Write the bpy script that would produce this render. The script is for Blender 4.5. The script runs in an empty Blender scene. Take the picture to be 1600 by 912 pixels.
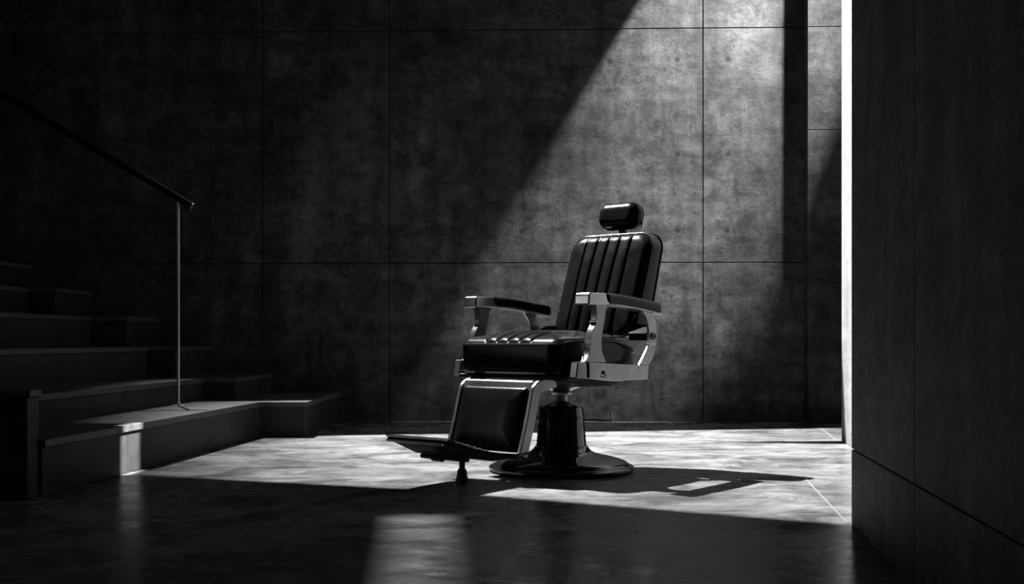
import bpy, bmesh, math, random
from mathutils import Vector, Matrix, geometry
random.seed(4)
S = bpy.context.scene
COL = S.collection
F = 1800.0                      # focal length in pixels of the 1600 px wide frame
H = 0.55                        # camera height

# ------------------------------------------------------------------ camera, world, lights, exposure
cd = bpy.data.cameras.new('camera'); cam = bpy.data.objects.new('camera', cd); COL.objects.link(cam)
cam.location = (0, 0, H); cam.rotation_euler = (math.pi/2, 0, 0)
cd.sensor_width = 36.0; cd.lens = 36.0*F/1600; cd.shift_y = (530-456)/1600.0
cd.clip_start = 0.05; cd.clip_end = 200
S.camera = cam
S.view_settings.view_transform = 'Standard'; S.view_settings.look = 'None'
S.view_settings.gamma = 1.0; S.view_settings.use_curve_mapping = False
S.view_settings.exposure = 0.0
w = bpy.data.worlds.new('world'); S.world = w; w.use_nodes = True
w.node_tree.nodes['Background'].inputs[0].default_value = (1, 1, 1, 1)
w.node_tree.nodes['Background'].inputs[1].default_value = 0.002

CEIL = 3.6
def spot(name, loc, aim, power, radius, size, blend=0.0):
    d = bpy.data.lights.new(name, 'SPOT'); o = bpy.data.objects.new(name, d); COL.objects.link(o)
    d.energy = power; d.shadow_soft_size = radius; d.spot_size = math.radians(size); d.spot_blend = blend
    o.location = loc; o.rotation_euler = (Vector(aim)-Vector(loc)).to_track_quat('-Z', 'Y').to_euler()
    return o
LA = Vector((-2.6, 8.0, 7.0)); LB = Vector((3.3, 6.5, 6.0)); LC = Vector((2.5, 3.9, 5.4)); LD = Vector((-0.55, 6.2, 5.6))
spot('key_light', LA, (2.0, 5.9, 0), 24000, 0.03, 56, 1.0)
spot('wall_light', LB, (1.75, 7.75, 3.1), 14500, 0.11, 41, 1.0)
spot('riser_light', LC, (-1.57, 4.8, .1), 30000, 0.012, 30)  # added narrow beam that brightens one patch of the lowest riser
spot('streak_light', LD, (-0.26, 3.3, 0), 3000, 0.035, 40)  # added beam that makes the bright streak on the near floor

wl = bpy.data.lights.new('chair_fill_light', 'AREA'); wo = bpy.data.objects.new('chair_fill_light', wl); COL.objects.link(wo)  # added area lamp for highlights on the chair fronts
wl.shape = 'RECTANGLE'; wl.size = 2.2; wl.size_y = .62; wl.energy = 10
wo.location = (-5.06, 3.62, 1.45); wo.rotation_euler = (0, math.radians(-90), 0)

# ------------------------------------------------------------------ materials
def nodes(name):
    m = bpy.data.materials.new(name); m.use_nodes = True
    nt = m.node_tree; return m, nt, nt.nodes, nt.links, nt.nodes['Principled BSDF']
def mnode(N, L, op, a, b=None, clamp=False):
    n = N.new('ShaderNodeMath'); n.operation = op; n.use_clamp = clamp
    for i, v in enumerate((a, b)):
        if v is None: continue
        if isinstance(v, (int, float)): n.inputs[i].default_value = v
        else: L.new(v, n.inputs[i])
    return n.outputs[0]
def noise(N, L, co, scale, stretch=(1, 1, 1), detail=6, rough=.6, dist=0.0):
    mp = N.new('ShaderNodeMapping'); L.new(co, mp.inputs[0]); mp.inputs['Scale'].default_value = stretch
    n = N.new('ShaderNodeTexNoise'); L.new(mp.outputs[0], n.inputs['Vector'])
    n.inputs['Scale'].default_value = scale; n.inputs['Detail'].default_value = detail
    n.inputs['Roughness'].default_value = rough; n.inputs['Distortion'].default_value = dist
    return n.outputs['Fac']
def ramp(N, L, f, lo, hi, a, b):
    n = N.new('ShaderNodeMapRange'); L.new(f, n.inputs[0])
    n.inputs[1].default_value = lo; n.inputs[2].default_value = hi
    n.inputs[3].default_value = a; n.inputs[4].default_value = b
    return n.outputs[0]
def grey(N, L, f):
    c = N.new('ShaderNodeCombineColor')
    for i in range(3): L.new(f, c.inputs[i])
    return c.outputs[0]

def concrete(name, base, contrast=1.0, rough=.75, holes=None, spec=.3):
    m, nt, N, L, P = nodes(name)
    co = N.new('ShaderNodeTexCoord').outputs['Object']
    big = noise(N, L, co, 1.1, (1, 1, 1), 4, .55, .3)
    vert = noise(N, L, co, 1.7, (3.5, 3.5, .5), 7, .62, .2)
    horiz = noise(N, L, co, 1.5, (.7, .7, 5), 6, .6)
    mott = noise(N, L, co, 7, (1, 1, 1.3), 13, .74, .3)
    fine = noise(N, L, co, 60, (1, 1, 1), 5, .7)
    v = mnode(N, L, 'MULTIPLY', ramp(N, L, big, .3, .7, 1-.28*contrast, 1+.28*contrast), ramp(N, L, vert, .32, .68, 1-.3*contrast, 1+.3*contrast))
    v = mnode(N, L, 'MULTIPLY', v, ramp(N, L, horiz, .35, .65, 1-.14*contrast, 1+.14*contrast))
    v = mnode(N, L, 'MULTIPLY', v, ramp(N, L, mott, .38, .60, 1-.38*contrast, 1+.2*contrast))
    v = mnode(N, L, 'MULTIPLY', v, ramp(N, L, fine, .3, .7, .88, 1.1))
    blot = ramp(N, L, noise(N, L, co, 2.6, (1.6, 1.6, 1.2), 12, .7, .5), .56, .66, 1, 1-.5*min(1, contrast))
    v = mnode(N, L, 'MULTIPLY', v, blot)
    drip = ramp(N, L, noise(N, L, co, 4.5, (2.2, 2.2, .55), 12, .72, .35), .57, .66, 1, 1-.4*min(1, contrast))
    v = mnode(N, L, 'MULTIPLY', v, drip)
    pale = ramp(N, L, noise(N, L, co, 3.1, (1.5, 1.5, 1.0), 12, .72, .25), .54, .64, 1, 1+.3*min(1, contrast))
    v = mnode(N, L, 'MULTIPLY', v, pale)
    pit = ramp(N, L, noise(N, L, co, 34, (1, 1, 1), 3, .6), .62, .68, 1, .5)
    v = mnode(N, L, 'MULTIPLY', v, pit)
    if holes:
        for (hx, hz) in holes:
            sx = N.new('ShaderNodeSeparateXYZ'); L.new(co, sx.inputs[0])
            dx = mnode(N, L, 'SUBTRACT', sx.outputs[0], hx); dz = mnode(N, L, 'SUBTRACT', sx.outputs[2], hz)
            r = mnode(N, L, 'SQRT', mnode(N, L, 'ADD', mnode(N, L, 'MULTIPLY', dx, dx), mnode(N, L, 'MULTIPLY', dz, dz)))
            v = mnode(N, L, 'MULTIPLY', v, ramp(N, L, r, .011, .022, .3, 1.0))  # shade of the tie hole recesses put into the colour as dark discs
    v = mnode(N, L, 'MULTIPLY', v, base)
    L.new(grey(N, L, v), P.inputs['Base Color'])
    P.inputs['Roughness'].default_value = rough
    P.inputs['Specular IOR Level'].default_value = spec
    b = N.new('ShaderNodeBump'); b.inputs['Strength'].default_value = .35; b.inputs['Distance'].default_value = .01
    hgt = mnode(N, L, 'ADD', mott, mnode(N, L, 'MULTIPLY', fine, .4))
    L.new(hgt, b.inputs['Height']); L.new(b.outputs[0], P.inputs['Normal'])
    return m

def floor_material():
    m, nt, N, L, P = nodes('polished_concrete')
    co = N.new('ShaderNodeTexCoord').outputs['Object']
    big = noise(N, L, co, .9, (1, 1, 1), 5, .6, .6)
    mid = noise(N, L, co, 3.0, (.9, 1.25, 1), 12, .7, .7)
    fine = noise(N, L, co, 18, (.8, 1.3, 1), 9, .74, .4)
    v = mnode(N, L, 'MULTIPLY', ramp(N, L, big, .3, .7, .62, 1.3), ramp(N, L, mid, .38, .62, .45, 1.3))
    v = mnode(N, L, 'MULTIPLY', v, ramp(N, L, fine, .32, .68, .68, 1.25))
    v = mnode(N, L, 'MULTIPLY', v, .145)
    L.new(grey(N, L, v), P.inputs['Base Color'])
    L.new(ramp(N, L, mid, .35, .65, .18, .36), P.inputs['Roughness'])
    P.inputs['Specular IOR Level'].default_value = .07
    b = N.new('ShaderNodeBump'); b.inputs['Strength'].default_value = .12; b.inputs['Distance'].default_value = .01
    rip = noise(N, L, co, 9, (.6, 1.5, 1), 6, .6)
    L.new(mnode(N, L, 'ADD', rip, mnode(N, L, 'MULTIPLY', fine, .15)), b.inputs['Height']); L.new(b.outputs[0], P.inputs['Normal'])
    return m

def simple(name, col, rough, metal=0.0, coat=0.0, bump=0.0, bscale=200, spec=.5, var=.15, vscale=20):
    m, nt, N, L, P = nodes(name)
    co = N.new('ShaderNodeTexCoord').outputs['Object']
    n = noise(N, L, co, vscale, (1, 1, 1), 5, .6)
    L.new(grey(N, L, ramp(N, L, n, .3, .7, col*(1-var), col*(1+var))), P.inputs['Base Color'])
    L.new(ramp(N, L, noise(N, L, co, vscale*.7, (1, 1, 1), 6, .65), .3, .7, rough*.8, rough*1.2), P.inputs['Roughness'])
    P.inputs['Metallic'].default_value = metal; P.inputs['Coat Weight'].default_value = coat
    P.inputs['Specular IOR Level'].default_value = spec
    if bump:
        b = N.new('ShaderNodeBump'); b.inputs['Strength'].default_value = bump; b.inputs['Distance'].default_value = .002
        L.new(noise(N, L, co, bscale, (1, 1, 1), 4, .6), b.inputs['Height']); L.new(b.outputs[0], P.inputs['Normal'])
    return m

def wx(px, d): return (px-800)*d/F
def wz(py, d): return H-(py-530)*d/F
DB = 7.75
HOLES = [(wx(a, DB), wz(b, DB)) for a, b in ((1135, 96), (1135, 243), (1057, 243), (1057, 362), (1056, 96), (1224, 243), (888, 247), (815, 362), (952, 98), (1224, 97), (1133, 362))]
M_BACK = concrete('board_marked_concrete', .056, 1.5, .8, HOLES)
M_NEAR = concrete('dark_concrete', .07, 1.5, .62)
M_LIT = concrete('lit_concrete', .135, .5, .8)  # base lightened to carry the strong light on the far right wall
M_ROOM = concrete('rough_concrete', .03, .8, .8)
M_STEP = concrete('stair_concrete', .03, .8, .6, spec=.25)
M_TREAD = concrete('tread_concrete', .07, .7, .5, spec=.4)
M_FLOOR = floor_material()
M_LEATHER = simple('black_leather', .004, .22, 0, 0, .03, 260, .13)
M_PIPING = simple('leather_piping', .006, .2, 0, 0, .0, 300, .3)
M_CHROME = simple('polished_steel', .32, .2, 1, 0, .03, 60, .5, .18, 14)
M_BRUSH = simple('brushed_steel', .24, .30, 1, 0, .05, 90, .5, .2, 9)
M_ENAMEL = simple('black_enamel', .006, .11, .0, 0, 0, 100, .6)
M_DARKMETAL = simple('dark_cast_metal', .010, .5, 0, spec=.15)
M_PLATE = simple('blackened_plate', .008, .7, 0, spec=.03)
M_RUBBER = simple('black_rubber', .012, .6)
M_POST = simple('satin_steel', .6, .35, 1)
M_RAIL = simple('dark_handrail', .004, .9, 0, spec=.02)
M_LINE = simple('pale_floor_joint', .17, .5)

# ------------------------------------------------------------------ helpers
def obj(name, bm, mat, parent=None, smooth=False, bevel=0.0, segs=2, angle=35):
    bmesh.ops.recalc_face_normals(bm, faces=bm.faces)
    me = bpy.data.meshes.new(name); bm.to_mesh(me); bm.free()
    me.materials.append(mat)
    o = bpy.data.objects.new(name, me); COL.objects.link(o)
    if parent: o.parent = parent
    if bevel:
        b = o.modifiers.new('bevel', 'BEVEL'); b.width = bevel; b.segments = segs; b.limit_method = 'ANGLE'; b.angle_limit = math.radians(30)
    if smooth:
        for p in me.polygons: p.use_smooth = True
        if angle < 180:
            me.set_sharp_from_angle(angle=math.radians(angle))
    return o
def box(bm, x0, x1, y0, y1, z0, z1):
    v = [bm.verts.new((x, y, z)) for z in (z0, z1) for (x, y) in ((x0, y0), (x1, y0), (x1, y1), (x0, y1))]
    for f in ((0, 3, 2, 1), (4, 5, 6, 7), (0, 1, 5, 4), (1, 2, 6, 5), (2, 3, 7, 6), (3, 0, 4, 7)): bm.faces.new([v[i] for i in f])
def plan(bm, pts, z0, z1):
    a = [bm.verts.new((x, y, z0)) for x, y in pts]; b = [bm.verts.new((x, y, z1)) for x, y in pts]
    n = len(pts); bm.faces.new(a[::-1]); bm.faces.new(b)
    for i in range(n): bm.faces.new((a[i], a[(i+1) % n], b[(i+1) % n], b[i]))
def prism_x(bm, pts, x0, x1):
    """profile of (y, z) points extruded along x"""
    a = [bm.verts.new((x0, y, z)) for y, z in pts]; b = [bm.verts.new((x1, y, z)) for y, z in pts]
    n = len(pts); bm.faces.new(a[::-1]); bm.faces.new(b)
    for i in range(n): bm.faces.new((a[i], a[(i+1) % n], b[(i+1) % n], b[i]))
def lathe(bm, prof, segs=64, cx=0, cy=0):
    rings = []
    for r, z in prof:
        if r < 1e-6: rings.append([bm.verts.new((cx, cy, z))])
        else: rings.append([bm.verts.new((cx+r*math.cos(2*math.pi*i/segs), cy+r*math.sin(2*math.pi*i/segs), z)) for i in range(segs)])
    for a, b in zip(rings, rings[1:]):
        for i in range(segs):
            j = (i+1) % segs
            if len(a) == 1: bm.faces.new((a[0], b[i], b[j]))
            elif len(b) == 1: bm.faces.new((a[i], a[j], b[0]))
            else: bm.faces.new((a[i], a[j], b[j], b[i]))
def tube(bm, pts, r, closed=False, segs=10):
    pts = [Vector(p) for p in pts]; n = len(pts); rings = []; prev = None
    for i, p in enumerate(pts):
        if closed: t = pts[(i+1) % n]-pts[i-1]
        else: t = pts[min(i+1, n-1)]-pts[max(i-1, 0)]
        t.normalize()
        if prev is None:
            u = t.orthogonal().normalized()
        else:
            u = (prev-t*prev.dot(t)).normalized()
        prev = u; v = t.cross(u)
        rr = r(i/(n-1)) if callable(r) else r
        rings.append([bm.verts.new(p+u*rr*math.cos(2*math.pi*k/segs)+v*rr*math.sin(2*math.pi*k/segs)) for k in range(segs)])
    m = n if closed else n-1
    for i in range(m):
        a = rings[i]; b = rings[(i+1) % n]
        off = 0
        if closed and i == n-1:
            off = min(range(segs), key=lambda s: (a[0].co-b[s].co).length)
        for k in range(segs):
            bm.faces.new((a[k], a[(k+1) % segs], b[(k+1+off) % segs], b[(k+off) % segs]))
    if not closed:
        bm.faces.new(rings[0][::-1]); bm.faces.new(rings[-1])
def spline(pts, n=6):
    out = []
    for i in range(len(pts)-1):
        p0 = pts[max(i-1, 0)]; p1 = pts[i]; p2 = pts[i+1]; p3 = pts[min(i+2, len(pts)-1)]
        for k in range(n):
            t = k/n
            out.append(tuple(.5*((2*b)+(c-a)*t+(2*a-5*b+4*c-d)*t*t+(-a+3*b-3*c+d)*t**3) for a, b, c, d in zip(p0, p1, p2, p3)))
    out.append(tuple(pts[-1])); return out
def struct(name, bm, mat, **k):
    o = obj(name, bm, mat, **k); o['kind'] = 'structure'; return o

# ------------------------------------------------------------------ the setting
bm = bmesh.new(); box(bm, -6, 6, -2.5, 8.2, -.12, 0); struct('floor', bm, M_FLOOR)

# back wall: cast panels separated by narrow grooves in front of a recessed core
def yb(x): return 7.83 - .030*(x+3.5)          # slightly turned wall face
bm = bmesh.new()
xs = [-5.6, -3.45, wx(413, 7.85), wx(610, 7.82), wx(1097, 7.72), 1.98, 4.6, 5.6]
zs = [0, wz(411, DB), wz(48, DB), CEIL]
G = .0035
for i in range(len(xs)-1):
    for k in range(len(zs)-1):
        a, b = xs[i]+G, xs[i+1]-G
        z0 = zs[k]+(G if k else 0); z1 = zs[k+1]-(G if k < len(zs)-2 else 0)
        plan(bm, [(a, yb(a)), (b, yb(b)), (b, yb(b)+.05), (a, yb(a)+.05)], z0, z1)
plan(bm, [(-5.6, yb(-5.6)+.014), (5.6, yb(5.6)+.014), (5.6, 8.2), (-5.6, 8.2)], 0, CEIL)
struct('wall_back', bm, M_BACK, bevel=.0015, segs=1)

# projecting pier at the right of the back wall
xp = wx(1262, 7.56)
bm = bmesh.new()
for k, (z0, z1) in enumerate(((0, wz(203, 7.55)), (wz(203, 7.55)+.004, wz(42, 7.55)), (wz(42, 7.55)+.005, CEIL))):
    plan(bm, [(xp, 7.56), (2.75, 7.53), (2.75, 7.64), (xp, 7.655)], z0, z1)
plan(bm, [(xp+.006, 7.568), (2.74, 7.54), (2.74, 7.64), (xp+.006, 7.65)], 0, CEIL)
struct('wall_pier', bm, M_BACK, bevel=.002, segs=1)

# right walls
def xn(y): return .5685+.128*y
bm = bmesh.new()
ys = [3.41, 2.57, 1.2, -.4, -2.3]; zz = [0, .226, 2.75, CEIL]
for i in range(len(ys)-1):
    for k in range(3):
        a = ys[i]-(G*.5 if i else 0); b = ys[i+1]+G*.5
        plan(bm, [(xn(a), a), (xn(b), b), (xn(b)+.04, b), (xn(a)+.04, a)], zz[k]+(G*.5 if k else 0), zz[k+1]-(G*.5 if k < 2 else 0))
plan(bm, [(xn(3.405)+.008, 3.405), (xn(-2.3)+.008, -2.3), (1.50, -2.3), (1.50, 3.405)], 0, CEIL)
struct('wall_right', bm, M_NEAR, bevel=.002, segs=1)
bm = bmesh.new()
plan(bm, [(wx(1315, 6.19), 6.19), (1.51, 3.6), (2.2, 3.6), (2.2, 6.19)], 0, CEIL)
struct('wall_far_right', bm, M_LIT, bevel=.003, segs=1)
bm = bmesh.new(); box(bm, 4.6, 4.8, 3.6, 7.5, 0, CEIL); struct('wall_corridor', bm, M_ROOM)
bm = bmesh.new(); box(bm, 2.25, 4.55, 3.4, 3.6, 0, CEIL); struct('wall_corridor_end', bm, M_ROOM)
bm = bmesh.new()
for b_ in ((-2.3, 3.32, 0, CEIL), (3.92, 7.8, 0, CEIL), (3.32, 3.92, 0, .36), (3.32, 3.92, 2.54, CEIL)): box(bm, -5.0, -4.8, *b_)  # gap left in the wall for the added fill lamp
struct('wall_left', bm, M_ROOM)
bm = bmesh.new()
for b_ in ((3.32, 3.345, .36, 2.54), (3.895, 3.92, .36, 2.54), (3.345, 3.895, .36, .385), (3.345, 3.895, 2.515, 2.54)): box(bm, -4.93, -4.87, *b_)
struct('fill_slot_frame', bm, M_RAIL)  # made-up frame around the gap of the added fill lamp
bm = bmesh.new(); box(bm, -4.8, 1.5, -2.5, -2.3, 0, CEIL); struct('wall_front', bm, M_ROOM)

# ceiling with four made-up openings cut to shape the spot beams, and baffle shafts
fl = lambda px, py, z=0: Vector((wx(px, (H-z)*F/(py-530)), (H-z)*F/(py-530), z))
polyA = [Vector((-2.25, 4.78, 0)), Vector((-1.57, 4.70, 0)), fl(630, 763), Vector((1.0, 3.42, 0)), Vector((1.08, 3.52, 0)), Vector((1.60, 4.6, 0)), Vector((4.1, 3.0, 0)),
         Vector((4.1, 6.0, 0)), fl(1315, 693.5), fl(1085, 690.5), fl(1315, 688.5), Vector((4.1, 6.55, 0)), Vector((4.1, 7.3, 0)), fl(1315, 668.5), fl(480, 681), Vector((-2.25, 6.30, 0))]  # notch on the right leaves a thin dark line on the floor
W = lambda x, z: Vector((x, 7.75, z))
polyB = [W(1.3, 3.58), W(wx(1000, DB), wz(0, DB)), W(wx(750, DB), wz(440, DB)), W(-.50, .35), W(.9, -.1), W(1.55, .45), W(1.90, 1.25), W(1.98, 1.75), W(2.3, 1.9), W(2.7, 2.5), W(3.0, 3.45)]
polyC = [Vector((-1.575, 4.67, -.02)), Vector((-1.57, 4.85, -.02)), Vector((-1.57, 4.85, .22)), Vector((-1.575, 4.67, .22))]
polyD = [fl(612, 806), fl(700, 806), fl(707, 940), fl(603, 940)]
def hole(Lp, poly, z=CEIL):
    return [Lp+(p-Lp)*((Lp.z-z)/(Lp.z-p.z)) for p in poly]
outer = [Vector((-5.2, -2.6, CEIL)), Vector((5.2, -2.6, CEIL)), Vector((5.2, 8.2, CEIL)), Vector((-5.2, 8.2, CEIL))]
loops = [outer]+[hole(l, p) for l, p in ((LA, polyA), (LB, polyB), (LC, polyC), (LD, polyD))]
bm = bmesh.new(); vs = []
for lp in loops: vs += [bm.verts.new(p) for p in lp]
for t in geometry.tessellate_polygon(loops):
    try: bm.faces.new([vs[i] for i in t])
    except ValueError: pass
for (l, p), lp in zip(((LA, polyA), (LB, polyB), (LC, polyC), (LD, polyD)), loops[1:]):
    c = sum(lp, Vector())/len(lp)
    k = 1.0
    base = [c+(q-c)*1.12+(q-c).normalized()*.04 for q in lp]
    if l is LA: # smooth hull for the big opening
        base = [Vector((-2.60, 6.28, CEIL)), Vector((-.9, 5.62, CEIL)), Vector((.80, 5.36, CEIL)), Vector((.80, 7.74, CEIL)), Vector((-2.60, 7.45, CEIL))]
    top = [l+(q-l)*(.22 if l in (LA, LB) else .6) for q in base]
    a = [bm.verts.new(q) for q in base]; b = [bm.verts.new(q) for q in top]; n = len(a)
    for i in range(n): bm.faces.new((a[i], a[(i+1) % n], b[(i+1) % n], b[i]))
me = bpy.data.meshes.new('ceiling'); bm.to_mesh(me); bm.free(); me.materials.append(M_ROOM)
ce = bpy.data.objects.new('ceiling', me); COL.objects.link(ce); ce['kind'] = 'structure'

# pale joint lines in the floor on the right
for i, (p, q) in enumerate(((fl(1325, 818), fl(1255, 744)), (fl(1308, 688), fl(1272, 661)))):
    bm = bmesh.new(); wd = .0022
    plan(bm, [(p.x-wd, p.y), (p.x+wd, p.y), (q.x+wd, q.y), (q.x-wd, q.y)], 0, .0015)
    struct('trim_%d' % (i+1), bm, M_LINE)

# ------------------------------------------------------------------ staircase
def top_empty(name, label, cat, loc=(0, 0, 0), rz=0, group=None):
    o = bpy.data.objects.new(name, None); COL.objects.link(o); o.location = loc; o.rotation_euler = (0, 0, rz)
    o['label'] = label; o['category'] = cat
    if group: o['group'] = group
    return o
stairs = top_empty('staircase', 'dark concrete staircase with slab treads rising to the left against the back wall', 'staircase')
tops = [.20, .327, .507, .69, .866, 1.04, 1.215, 1.39]
fr = [-1.58, -1.93, -2.29, -2.66, -3.05, -3.44, -3.83, -4.2]      # riser x at y = 4.72
ext = [-1.16, -1.60, -2.00, -2.36, -2.80, -3.2, -3.6, -4.0]       # riser x of the wider far section
Y0, Y2 = 4.02, 7.66
slope = [.088, .07, .05, .03, .03, .03, .03, .03]
for i, zt in enumerate(tops):
    Y1 = 6.47 + .2*min(i, 3)
    def X(k, y): return fr[k]+slope[k]*(y-4.72)
    nosing_t = .028
    nxt = i+1
    if nxt < len(tops):
        Yn = 6.47 + .2*min(nxt, 3)
        rear = [(ext[nxt], Y2), (ext[nxt], Yn), (X(nxt, Yn), Yn), (X(nxt, Y0), Y0)]
    else:
        rear = [(-4.78, Y2), (-4.78, Y0)]
    front = [(X(i, Y0), Y0), (X(i, Y1), Y1), (ext[i], Y1), (ext[i], Y2)]
    bm = bmesh.new(); plan(bm, front+rear, 0, zt-nosing_t)
    st = obj('step', bm, M_STEP, stairs, bevel=.003, segs=1)
    ov = .012
    f2 = [(X(i, Y0)+ov, Y0-.0), (X(i, Y1)+ov, Y1-ov), (ext[i]+ov, Y1-ov), (ext[i]+ov, Y2)]
    bm = bmesh.new(); plan(bm, f2+rear, zt-nosing_t, zt)
    obj('tread_slab', bm, M_TREAD, st, bevel=.003, segs=2)
bm = bmesh.new(); plan(bm, [(-1.655, 3.93), (-1.65, 4.018), (-2.9, 4.018), (-2.9, 3.90)], 0, .352)
ck = obj('cheek_wall', bm, M_STEP, stairs, bevel=.004, segs=1)
bm = bmesh.new(); plan(bm, [(-1.64, 3.92), (-1.64, 4.018), (-2.91, 4.018), (-2.91, 3.89)], .352, .377)
obj('coping_slab', bm, M_TREAD, ck, bevel=.003, segs=1)

# ------------------------------------------------------------------ handrail
hr = top_empty('handrail', 'dark sloping handrail on a thin steel post standing on the lowest stair tread', 'handrail', (-1.755, 6.06, .20))
def rl(px, py, d=6.06): return Vector((wx(px, d)+1.755, d-6.06, wz(py, d)-.20))
e0, e1 = rl(299, 321), rl(-330, -48)
bm = bmesh.new()
d_ = (e1-e0).normalized()
tube(bm, [e0, e0+d_*.01, e1], .019, segs=20)
rail = obj('rail', bm, M_RAIL, hr, smooth=True)
bm = bmesh.new(); tube(bm, [e0-d_*.008, e0-d_*.0005], .017, segs=20); obj('end_cap', bm, M_POST, rail, smooth=True)
def post(dx, zb):
    zt = e0.z + (e1.z-e0.z)*((dx-e0.x)/(e1.x-e0.x)) - .012
    bm = bmesh.new(); tube(bm, [(dx, 0, zb+.001), (dx, 0, zt)], .0075, segs=16)
    p = obj('post', bm, M_POST, hr, smooth=True)
    bm = bmesh.new(); lathe(bm, [(0, zb), (.035, zb), (.035, zb+.004), (.012, zb+.006), (.012, zb+.02), (.0075, zb+.021), (0, zb+.021)], 32, dx, 0)
    fl_ = obj('floor_flange', bm, M_POST, p, smooth=True)
    for a in (0, 120, 240):
        bm = bmesh.new(); lathe(bm, [(0, zb+.0085), (.0035, zb+.0075), (.0035, zb+.004)], 10, dx+.024*math.cos(math.radians(a)), .024*math.sin(math.radians(a)))
        obj('screw', bm, M_POST, p, smooth=True)
post(0, 0); post(-2.3, 1.215-.20)

# ------------------------------------------------------------------ barber chair (local: -y is its front)
ch = top_empty('barber_chair', 'black leather barber chair with channelled back, steel arms and round pedestal base', 'chair', (.207, 4.83, 0), math.radians(-41))

def pad(W_, H_, D, R, r, seams=(), gd=.006, puff=.006, nx=60, nz=50, fn=None, core=None, back_puff=0.0, gz=None, z_seams_end=None):
    """upholstered pad. local: x width, z height, y depth (front at -D/2). returns bmesh and outline points at the front edge"""
    def dist(x, z):
        qx = abs(x)-(W_/2-R); qz = abs(z)-(H_/2-R)
        return R-math.hypot(max(qx, 0), max(qz, 0))-min(max(qx, qz), 0)
    def hw(z):
        dz = abs(z)-(H_/2-R)
        return W_/2 if dz <= 0 else W_/2-R+math.sqrt(max(R*R-dz*dz, 0))
    def lin(n, half):       # samples denser near the border
        out = []
        for i in range(n+1):
            t = -1+2*i/n; s = math.sin(t*math.pi/2)
            out.append(half*(.5*t+.5*s))
        return out
    xs_ = set(round(v, 5) for v in lin(nx, W_/2))
    for s in seams:
        for k in range(-5, 6): xs_.add(round(s+k*.0022, 5))
    xs_ = sorted(xs_); ff = [xs_[0]]
    for v in xs_[1:]:
        if v-ff[-1] > .0012: ff.append(v)
    ff[-1] = W_/2; xs_ = ff
    zs_ = lin(nz, H_/2)
    inner = core if core is not None else (max(abs(s) for s in seams)+.012 if seams else 0)
    inner = min(inner, W_/2-R)
    def mapx(x, z):
        h = hw(z)
        if abs(x) <= inner: return x
        return math.copysign(inner+(abs(x)-inner)*(h-inner)/(W_/2-inner), x)
    b = bmesh.new(); grids = []
    for side in (-1, 1):
        g = []
        for x in xs_:
            col = []
            for z in zs_:
                X_ = mapx(x, z); d = max(dist(X_, z), 0)
                y = D/2
                if d < r: y -= r-math.sqrt(max(r*r-(r-d)**2, 0))
                e = min(1, d/(min(W_, H_)*.42)); y += (puff if side < 0 else back_puff)*(1-(1-e)**2)
                if side < 0:
                    fade = min(1, max(0, (d-.004)/.012))
                    for s in seams:
                        y -= gd*math.exp(-((X_-s)/.0042)**2)*fade
                    if seams and min(seams) < X_ < max(seams):
                        for s0, s1 in zip(seams, seams[1:]):
                            if s0 <= X_ <= s1: y += gd*.9*math.sin(math.pi*(X_-s0)/(s1-s0))*fade
                p = Vector((X_, side*y, z))
                col.append(b.verts.new(fn(p) if fn else p))
            g.append(col)
        for i in range(len(xs_)-1):
            for j in range(len(zs_)-1):
                q = (g[i][j], g[i+1][j], g[i+1][j+1], g[i][j+1])
                b.faces.new(q if side < 0 else q[::-1])
        grids.append(g)
    A, B = grids; I = len(xs_)-1; J = len(zs_)-1
    ring = [(i, 0) for i in range(I)]+[(I, j) for j in range(J)]+[(i, J) for i in range(I, 0, -1)]+[(0, j) for j in range(J, 0, -1)]
    for (i, j), (k, l) in zip(ring, ring[1:]+ring[:1]):
        b.faces.new((A[k][l], A[i][j], B[i][j], B[k][l]))
    bmesh.ops.remove_doubles(b, verts=b.verts, dist=.00008)
    return b
def outline(W_, H_, R, y, inset, fn, n=10, open_bottom=False):
    pts = []; w2, h2 = W_/2-inset, H_/2-inset; R2 = max(R-inset, .004)
    for cx_, cz_, a0 in ((w2-R2, h2-R2, 0), (-w2+R2, h2-R2, 90), (-w2+R2, -h2+R2, 180), (w2-R2, -h2+R2, 270)):
        for k in range(n+1):
            a = math.radians(a0+90*k/n); pts.append(Vector((cx_+R2*math.cos(a), y, cz_+R2*math.sin(a))))
    dense = []
    for p, q in zip(pts, pts[1:]+pts[:1]):
        m = max(1, int((q-p).length/.012))
        for k in range(m): dense.append(p.lerp(q, k/m))
    return [fn(p) for p in dense]

# pedestal
prof = [(0, 0), (.292, 0), (.300, .006), (.302, .016), (.298, .024), (.290, .027), (.284, .028), (.280, .034), (.262, .044), (.225, .055), (.185, .064), (.150, .073), (.128, .083), (.116, .095), (.112, .102), (0, .102)]
bm = bmesh.new(); lathe(bm, spline(prof[1:-1], 3)+[(0, .102)], 96); base = obj('pedestal_base', bm, M_ENAMEL, ch, smooth=True, angle=60)
bm = bmesh.new(); lathe(bm, [(.300, .0095), (.3045, .012), (.3045, .019), (.300, .021)], 96); obj('rim_band', bm, M_ENAMEL, base, smooth=True)
bm = bmesh.new(); lathe(bm, [(0, .085), (.1075, .085), (.1075, .10), (.1050, .103), (.0915, .262), (.0895, .266), (0, .266)], 72); col_ = obj('pedestal_column', bm, M_ENAMEL, ch, smooth=True, angle=40)
bm = bmesh.new(); lathe(bm, [(.094, .222), (.0985, .223), (.0978, .231), (.093, .232)], 72); obj('column_ring', bm, M_ENAMEL, col_, smooth=True)
bm = bmesh.new(); lathe(bm, [(.104, .100), (.1095, .101), (.109, .108), (.104, .109)], 72); obj('column_ring', bm, M_ENAMEL, col_, smooth=True)
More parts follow.
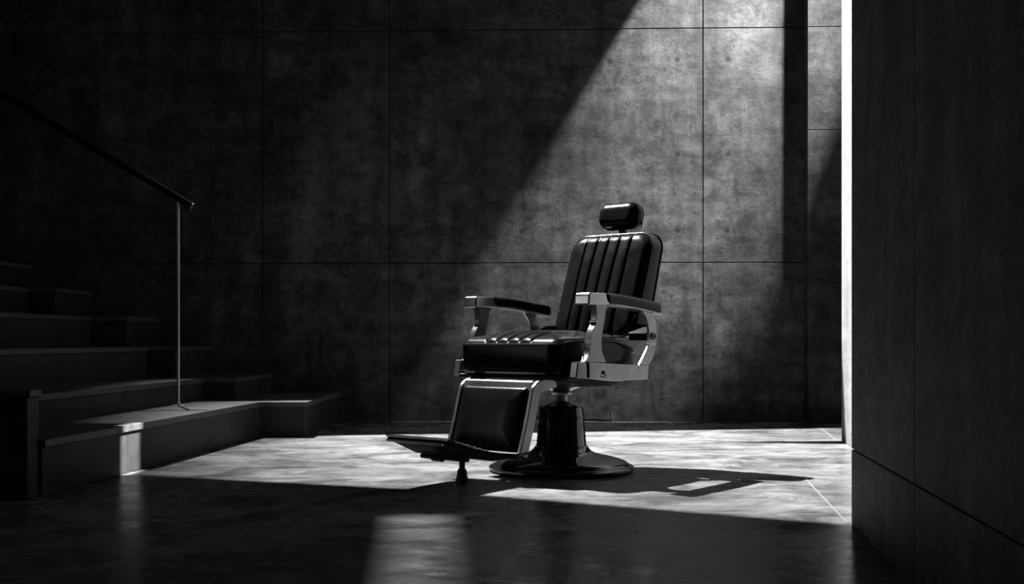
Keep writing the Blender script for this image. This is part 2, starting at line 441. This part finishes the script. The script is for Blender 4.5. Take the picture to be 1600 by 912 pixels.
bm = bmesh.new(); lathe(bm, [(0, .266), (.0895, .266), (.088, .270), (.06, .281), (.040, .287), (.036, .292), (0, .292)], 64); obj('column_cap', bm, M_ENAMEL, col_, smooth=True, angle=50)
bm = bmesh.new(); lathe(bm, [(0, .288), (.026, .288), (.026, .318), (.040, .320), (.042, .327), (.036, .331), (.050, .340), (.085, .352), (.090, .362), (0, .362)], 48); obj('lift_piston', bm, M_BRUSH, ch, smooth=True, angle=35)
# seat mechanism plate
bm = bmesh.new(); prism_x(bm, [(-.30, .392), (-.27, .378), (-.16, .372), (-.10, .358), (.08, .354), (.13, .366), (.155, .372), (.165, .392)], -.20, .20)
obj('seat_mechanism', bm, M_DARKMETAL, ch, bevel=.006)
bm = bmesh.new(); box(bm, -.285, .285, -.325, .17, .392, .41); obj('seat_pan', bm, M_DARKMETAL, ch, bevel=.005)
# pump levers
bm = bmesh.new(); dirv = Vector((.755, .656, 0)) # camera right in local space
dirv = Vector((math.cos(math.radians(41)), math.sin(math.radians(41)), 0))
a = dirv*.088; tube(bm, spline([tuple(a+Vector((0, 0, .213))), tuple(dirv*.14+Vector((0, 0, .213))), tuple(dirv*.20+Vector((0, 0, .208))), tuple(dirv*.212+Vector((0, 0, .214))), tuple(dirv*.208+Vector((0, 0, .232)))], 5), .0032, segs=10)
lv = obj('pump_lever', bm, M_CHROME, ch, smooth=True)
bm = bmesh.new(); bmesh.ops.create_uvsphere(bm, u_segments=16, v_segments=10, radius=.006, matrix=Matrix.Translation(dirv*.207+Vector((0, 0, .235)))); obj('lever_knob', bm, M_CHROME, lv, smooth=True)
bm = bmesh.new(); tube(bm, [tuple(-dirv*.09+Vector((0, 0, .22))), tuple(-dirv*.135+Vector((0, 0, .222)))], .004, segs=10); obj('pump_lever', bm, M_CHROME, ch, smooth=True)

# seat cushion: pad local (x, y depth, z height) -> chair: height axis runs along chair y, front of pad faces up
def seat_fn(p):
    x, y, z = p.x, -p.z, -p.y          # pad top (z+) -> chair front (-y)
    yy = -.085+y
    t = max(0, (yy-(-.02))/.2)
    dz = -.050*t*t*(1 if z > 0 else .0)
    if z > 0: dz -= .012*(max(0, (-.20-yy))/.15)**2
    return Vector((x, yy, .482+z+dz))
SE = (-.12, -.06, 0, .06, .12)
bm = pad(.52, .535, .142, .045, .026, SE, .0055, .030, 70, 70, seat_fn, core=.132)
seat = obj('seat_cushion', bm, M_LEATHER, ch, smooth=True, angle=180)
bm = bmesh.new(); tube(bm, outline(.52, .535, .045, -.071+.010, -.001, seat_fn), .0035, True, 8); obj('piping', bm, M_PIPING, seat, smooth=True)
bm = bmesh.new(); tube(bm, outline(.52, .535, .045, .071-.012, -.001, seat_fn), .003, True, 8); obj('piping', bm, M_PIPING, seat, smooth=True)

# backrest
def back_fn(p):
    z = .785+p.z
    yc = .185+.365*(z-.56)                 # front face position
    D0 = .125
    th = 1+.28*(1.0-z)/.44                 # thicker towards the seat
    return Vector((p.x, yc+(p.y+D0/2)*th, z))
bm = pad(.435, .455, .125, .075, .034, SE, .0055, .014, 70, 64, back_fn, core=.132, back_puff=.01)
back = obj('backrest', bm, M_LEATHER, ch, smooth=True, angle=180)
bm = bmesh.new(); tube(bm, outline(.435, .455, .075, -.0625+.026, -.0005, back_fn), .0035, True, 8); obj('piping', bm, M_PIPING, back, smooth=True)
bm = bmesh.new(); tube(bm, outline(.435, .455, .075, .0625-.022, -.0005, back_fn), .003, True, 8); obj('piping', bm, M_PIPING, back, smooth=True)

# headrest
def head_fn(p):
    q = Matrix.Rotation(math.radians(-12), 3, 'X') @ p
    return Vector((q.x, .432+q.y, 1.099+q.z))
bm = pad(.218, .120, .090, .050, .040, (), 0, .006, 40, 30, head_fn, back_puff=.003)
head = obj('headrest', bm, M_LEATHER, ch, smooth=True, angle=180)
bm = bmesh.new()
for s in (-1, 1):
    pr_ = [(.018, .004), (.047, .004), (.049, -.014), (.044, -.036), (.030, -.052), (.012, -.058), (.014, -.020)]
    va = [bm.verts.new(head_fn(Vector((s*.1085, y, z)))) for y, z in pr_]; vb = [bm.verts.new(head_fn(Vector((s*.1045, y, z)))) for y, z in pr_]
    bm.faces.new(va); bm.faces.new(vb[::-1])
    for i in range(len(pr_)): bm.faces.new((va[i], va[(i+1) % len(pr_)], vb[(i+1) % len(pr_)], vb[i]))
vs_ = [bm.verts.new(head_fn(Vector((x, y, z)))) for y in (.0455, .0495) for (x, z) in ((-.108, .003), (.108, .003), (.108, -.034), (-.108, -.034))]
for f in ((0, 1, 2, 3), (7, 6, 5, 4), (0, 4, 5, 1), (1, 5, 6, 2), (2, 6, 7, 3), (3, 7, 4, 0)): bm.faces.new([vs_[i] for i in f])
obj('headrest_bracket', bm, M_BRUSH, head, bevel=.001)
bm = bmesh.new(); prism_x(bm, [(.425, .95), (.445, .95), (.452, 1.06), (.432, 1.06)], -.016, .016); obj('headrest_post', bm, M_DARKMETAL, ch, bevel=.003)

# side assemblies, mirrored
def side(s):
    X0, X1 = (.290, .325) if s > 0 else (-.325, -.290)
    # side rail
    bm = bmesh.new(); prism_x(bm, [(-.238, .462), (.171, .442), (.164, .386), (.02, .386), (-.04, .383), (-.235, .400)], X0-(.0), X1)
    rl_ = obj('side_rail', bm, M_BRUSH, ch, bevel=.0035)
    bm = bmesh.new(); prism_x(bm, [(-.300, .465), (-.245, .462), (-.242, .400), (-.312, .402)], X0-.004, X1-.004); obj('rail_end_block', bm, M_BRUSH, rl_, bevel=.004)
    xo = X1 if s > 0 else X0
    bm = bmesh.new()
    tube(bm, [(xo, -.145, .420), (xo+s*.004, -.145, .420)], .008, segs=20); sc = obj('rail_bolt', bm, M_DARKMETAL, rl_, smooth=True)
    bm = bmesh.new(); tube(bm, [(xo+s*.001, -.162, .409), (xo+s*.001, -.155, .403), (xo+s*.001, -.135, .403), (xo+s*.001, -.128, .412)], .0016, segs=8); obj('cast_mark', bm, M_DARKMETAL, rl_, smooth=True)
    # front arm support, S curved
    left = spline([(-.191, .690), (-.185, .640), (-.189, .615), (-.211, .583), (-.224, .549), (-.228, .523), (-.234, .496), (-.250, .475), (-.268, .463)])
    right = spline([(-.100, .690), (-.122, .668), (-.132, .630), (-.141, .600), (-.150, .565), (-.153, .540), (-.150, .508), (-.140, .485), (-.122, .460)])
    bm = bmesh.new()
    xa, xb = (X0+.004, X1-.002) if s > 0 else (X0+.002, X1-.004)
    n = len(left)
    va = [[bm.verts.new((x, y, z)) for y, z in left] for x in (xa, xb)]; vb = [[bm.verts.new((x, y, z)) for y, z in right] for x in (xa, xb)]
    for i in range(n-1):
        for k in (0, 1):
            q = (va[k][i], vb[k][i], vb[k][i+1], va[k][i+1]); bm.faces.new(q if k else q[::-1])
        bm.faces.new((va[0][i], va[0][i+1], va[1][i+1], va[1][i])); bm.faces.new((vb[1][i], vb[1][i+1], vb[0][i+1], vb[0][i]))
    for i in (0, n-1): bm.faces.new((va[0][i], va[1][i], vb[1][i], vb[0][i]))
    sp = obj('arm_support', bm, M_BRUSH, ch, bevel=.003, smooth=True, angle=30)
    bm = bmesh.new(); box(bm, xa-.001, xb+.001, -.195, -.180, .617, .622); obj('support_band', bm, M_CHROME, sp, bevel=.001)
    # rear bracket
    left = spline([(.125, .668), (.143, .652), (.161, .630), (.173, .597), (.178, .563), (.173, .529), (.146, .490), (.106, .446)])
    right = spline([(.205, .660), (.212, .646), (.228, .620), (.232, .591), (.232, .565), (.231, .543), (.210, .481), (.173, .443)])
    bm = bmesh.new(); n = len(left)
    xa, xb = (X0+.021, X1-.003) if s > 0 else (X0+.003, X1-.021)
    va = [[bm.verts.new((x, y, z)) for y, z in left] for x in (xa, xb)]; vb = [[bm.verts.new((x, y, z)) for y, z in right] for x in (xa, xb)]
    for i in range(n-1):
        for k in (0, 1):
            q = (va[k][i], vb[k][i], vb[k][i+1], va[k][i+1]); bm.faces.new(q if k else q[::-1])
        bm.faces.new((va[0][i], va[0][i+1], va[1][i+1], va[1][i])); bm.faces.new((vb[1][i], vb[1][i+1], vb[0][i+1], vb[0][i]))
    for i in (0, n-1): bm.faces.new((va[0][i], va[1][i], vb[1][i], vb[0][i]))
    rb = obj('rear_bracket', bm, M_BRUSH, ch, bevel=.003, smooth=True, angle=30)
    xe = xb if s > 0 else xa
    bm = bmesh.new(); tube(bm, [(xe-s*.002, .205, .563), (xe+s*.005, .205, .563)], .0165, segs=32); bd = obj('round_badge', bm, M_ENAMEL, rb, smooth=True)
    bm = bmesh.new()
    ring = [(xe+s*.005, .205+.0145*math.cos(a), .563+.0145*math.sin(a)) for a in [2*math.pi*k/32 for k in range(32)]]
    tube(bm, ring, .0013, True, 6)
    tube(bm, [(xe+s*.0055, .205+y*s, .563+z) for y, z in ((-.008, .008), (-.006, -.008), (0, .006), (.006, -.008), (.008, .008))], .0013, segs=6)
    obj('badge_emblem', bm, M_BRUSH, bd, smooth=True)
    bm = bmesh.new(); prism_x(bm, [(.172, .533), (.226, .533), (.222, .525), (.172, .526)], xa-.001, xb+.002); obj('bracket_band', bm, M_CHROME, rb, bevel=.001)
    # strut to the backrest
    bm = bmesh.new(); prism_x(bm, [(.19, .575), (.225, .60), (.27, .615), (.275, .59), (.24, .55), (.20, .545)], *((.205, .296) if s > 0 else (-.296, -.205))); obj('back_hinge', bm, M_PLATE, ch, bevel=.003)
    # arm frame with end block, and pad
    A0, A1 = (.262, .330) if s > 0 else (-.330, -.262)
    bm = bmesh.new()
    low = spline([(-.150, .686), (-.028, .680), (.129, .667), (.262, .651)], 5); up = [(y, z+.009) for y, z in low][::-1]
    prism_x(bm, low+up, A0, A1); af = obj('arm_frame', bm, M_BRUSH, ch, bevel=.003)
    bm = bmesh.new(); prism_x(bm, [(-.246, .684), (-.130, .685), (-.100, .690), (-.122, .702), (-.131, .722), (-.131, .732), (-.236, .731), (-.244, .722)], A0-.001, A1+.001); obj('arm_end_block', bm, M_CHROME, af, bevel=.005, segs=3)
    for zz_ in (.700, .712):
        pass
    def arm_fn(p):
        y = .068+p.z*(-1); z = -p.y
        c = .728-.0265-.030*max(0, (y+.05)/.31)**1.35
        return Vector(((A0+A1)/2+p.x, y, c+.004+z))
    bm = pad(.072, .392, .046, .020, .012, (), 0, .004, 18, 60, arm_fn)
    obj('arm_pad', bm, M_LEATHER, ch, smooth=True, angle=180)
side(1); side(-1)

# leg rest
LR = [(-.372, .372), (-.440, .240), (-.505, .112)]     # centre line (y, z) of the side bars
def lrf(s):
    X0, X1 = (.178, .196) if s > 0 else (-.196, -.178)
    outer_ = [(-.300, .392), (-.355, .391), (-.392, .384), (-.408, .370), (-.424, .340)]
    bm = bmesh.new()
    cl = spline([(-.275, .378), (-.345, .374), (-.388, .358), (-.405, .320), (-.436, .215), (-.475, .106)], 6)
    L_, R_ = [], []
    for i, (y, z) in enumerate(cl):
        a = cl[max(i-1, 0)]; b = cl[min(i+1, len(cl)-1)]
        t = Vector((b[0]-a[0], b[1]-a[1])).normalized(); nrm = Vector((-t.y, t.x))*.024*(.7 if i < 4 else 1)
        L_.append((y+nrm.x, z+nrm.y)); R_.append((y-nrm.x, z-nrm.y))
    va = [[bm.verts.new((x, y, z)) for y, z in L_] for x in (X0, X1)]; vb = [[bm.verts.new((x, y, z)) for y, z in R_] for x in (X0, X1)]
    n = len(cl)
    for i in range(n-1):
        for k in (0, 1):
            q = (va[k][i], vb[k][i], vb[k][i+1], va[k][i+1]); bm.faces.new(q if k else q[::-1])
        bm.faces.new((va[0][i], va[0][i+1], va[1][i+1], va[1][i])); bm.faces.new((vb[1][i], vb[1][i+1], vb[0][i+1], vb[0][i]))
    for i in (0, n-1): bm.faces.new((va[0][i], va[1][i], vb[1][i], vb[0][i]))
    obj('leg_rest_side_bar', bm, M_BRUSH, ch, bevel=.003, smooth=True, angle=30)
lrf(1); lrf(-1)
bm = bmesh.new(); prism_x(bm, [(-.402, .386), (-.394, .392), (-.402, .350), (-.414, .352)], -.178, .178); obj('leg_rest_top_bar', bm, M_BRUSH, ch, bevel=.003)
bm = bmesh.new(); prism_x(bm, [(-.515, .122), (-.448, .130), (-.440, .112), (-.510, .100)], -.196, .196); obj('leg_rest_bottom_bar', bm, M_DARKMETAL, ch, bevel=.004)
def leg_fn(p):
    a = math.radians(-23.5)
    y = p.y; z = p.z
    yy = -.452+y*math.cos(a)+z*math.sin(a)*-1*-1
    q = Matrix.Rotation(math.radians(-24), 3, 'X') @ Vector((p.x, p.y, p.z))
    return Vector((q.x, -.452+q.y+.01, .236+q.z))
# rotate so the lower end swings forward (-y)
def leg_fn(p):
    a = math.radians(17.5)
    return Vector((p.x, -.432+p.y*math.cos(a)+p.z*math.sin(a), .238+p.z*math.cos(a)-p.y*math.sin(a)))
bm = pad(.345, .262, .050, .022, .018, (), 0, .016, 40, 40, leg_fn)
lc = obj('leg_rest_cushion', bm, M_LEATHER, ch, smooth=True, angle=180)
bm = bmesh.new(); tube(bm, outline(.345, .262, .022, -.012, -.001, leg_fn), .0028, True, 8); obj('piping', bm, M_PIPING, lc, smooth=True)

# foot plate
bm = bmesh.new(); prism_x(bm, [(-.846, .179), (-.846, .190), (-.838, .194), (-.700, .152), (-.560, .124), (-.500, .118), (-.500, .100), (-.600, .098), (-.700, .118)], -.155, .155)
fp = obj('foot_plate', bm, M_PLATE, ch, bevel=.003)
bm = bmesh.new(); tube(bm, [(-.155, -.848, .1925), (.155, -.848, .1925)], .0045, segs=12); obj('edge_trim', bm, M_POST, fp, smooth=True)
bm = bmesh.new(); prism_x(bm, [(-.849, .1705), (-.852, .179), (-.847, .181), (-.838, .172)], -.155, .135); obj('edge_trim', bm, M_POST, fp, bevel=.001)
for k in range(7):
    y = -.815+k*.034; z = .190+(y+.815)*-.27+.0005
    bm = bmesh.new(); box(bm, -.135, .135, y-.006, y+.006, z-.006, z+.003); obj('grip_rib', bm, M_CHROME, fp, bevel=.001)
bm = bmesh.new(); tube(bm, [(-.12, -.70, .108), (.12, -.70, .108)], .009, segs=16); obj('hinge_bar', bm, M_DARKMETAL, fp, smooth=True)
bm = bmesh.new(); tube(bm, [(-.02, -.74, .112), (.03, -.74, .112)], .014, segs=16); obj('adjuster_knob', bm, M_DARKMETAL, fp, smooth=True)
bm = bmesh.new(); lathe(bm, [(0, .118), (.012, .118), (.012, .050), (.010, .046), (0, .046)], 20, -.085, -.515); lg = obj('prop_leg', bm, M_DARKMETAL, ch, smooth=True)
bm = bmesh.new(); lathe(bm, [(0, .046), (.014, .046), (.019, .036), (.022, .012), (.027, .006), (.027, 0), (0, 0)], 28, -.085, -.515); obj('rubber_foot', bm, M_RUBBER, lg, smooth=True)
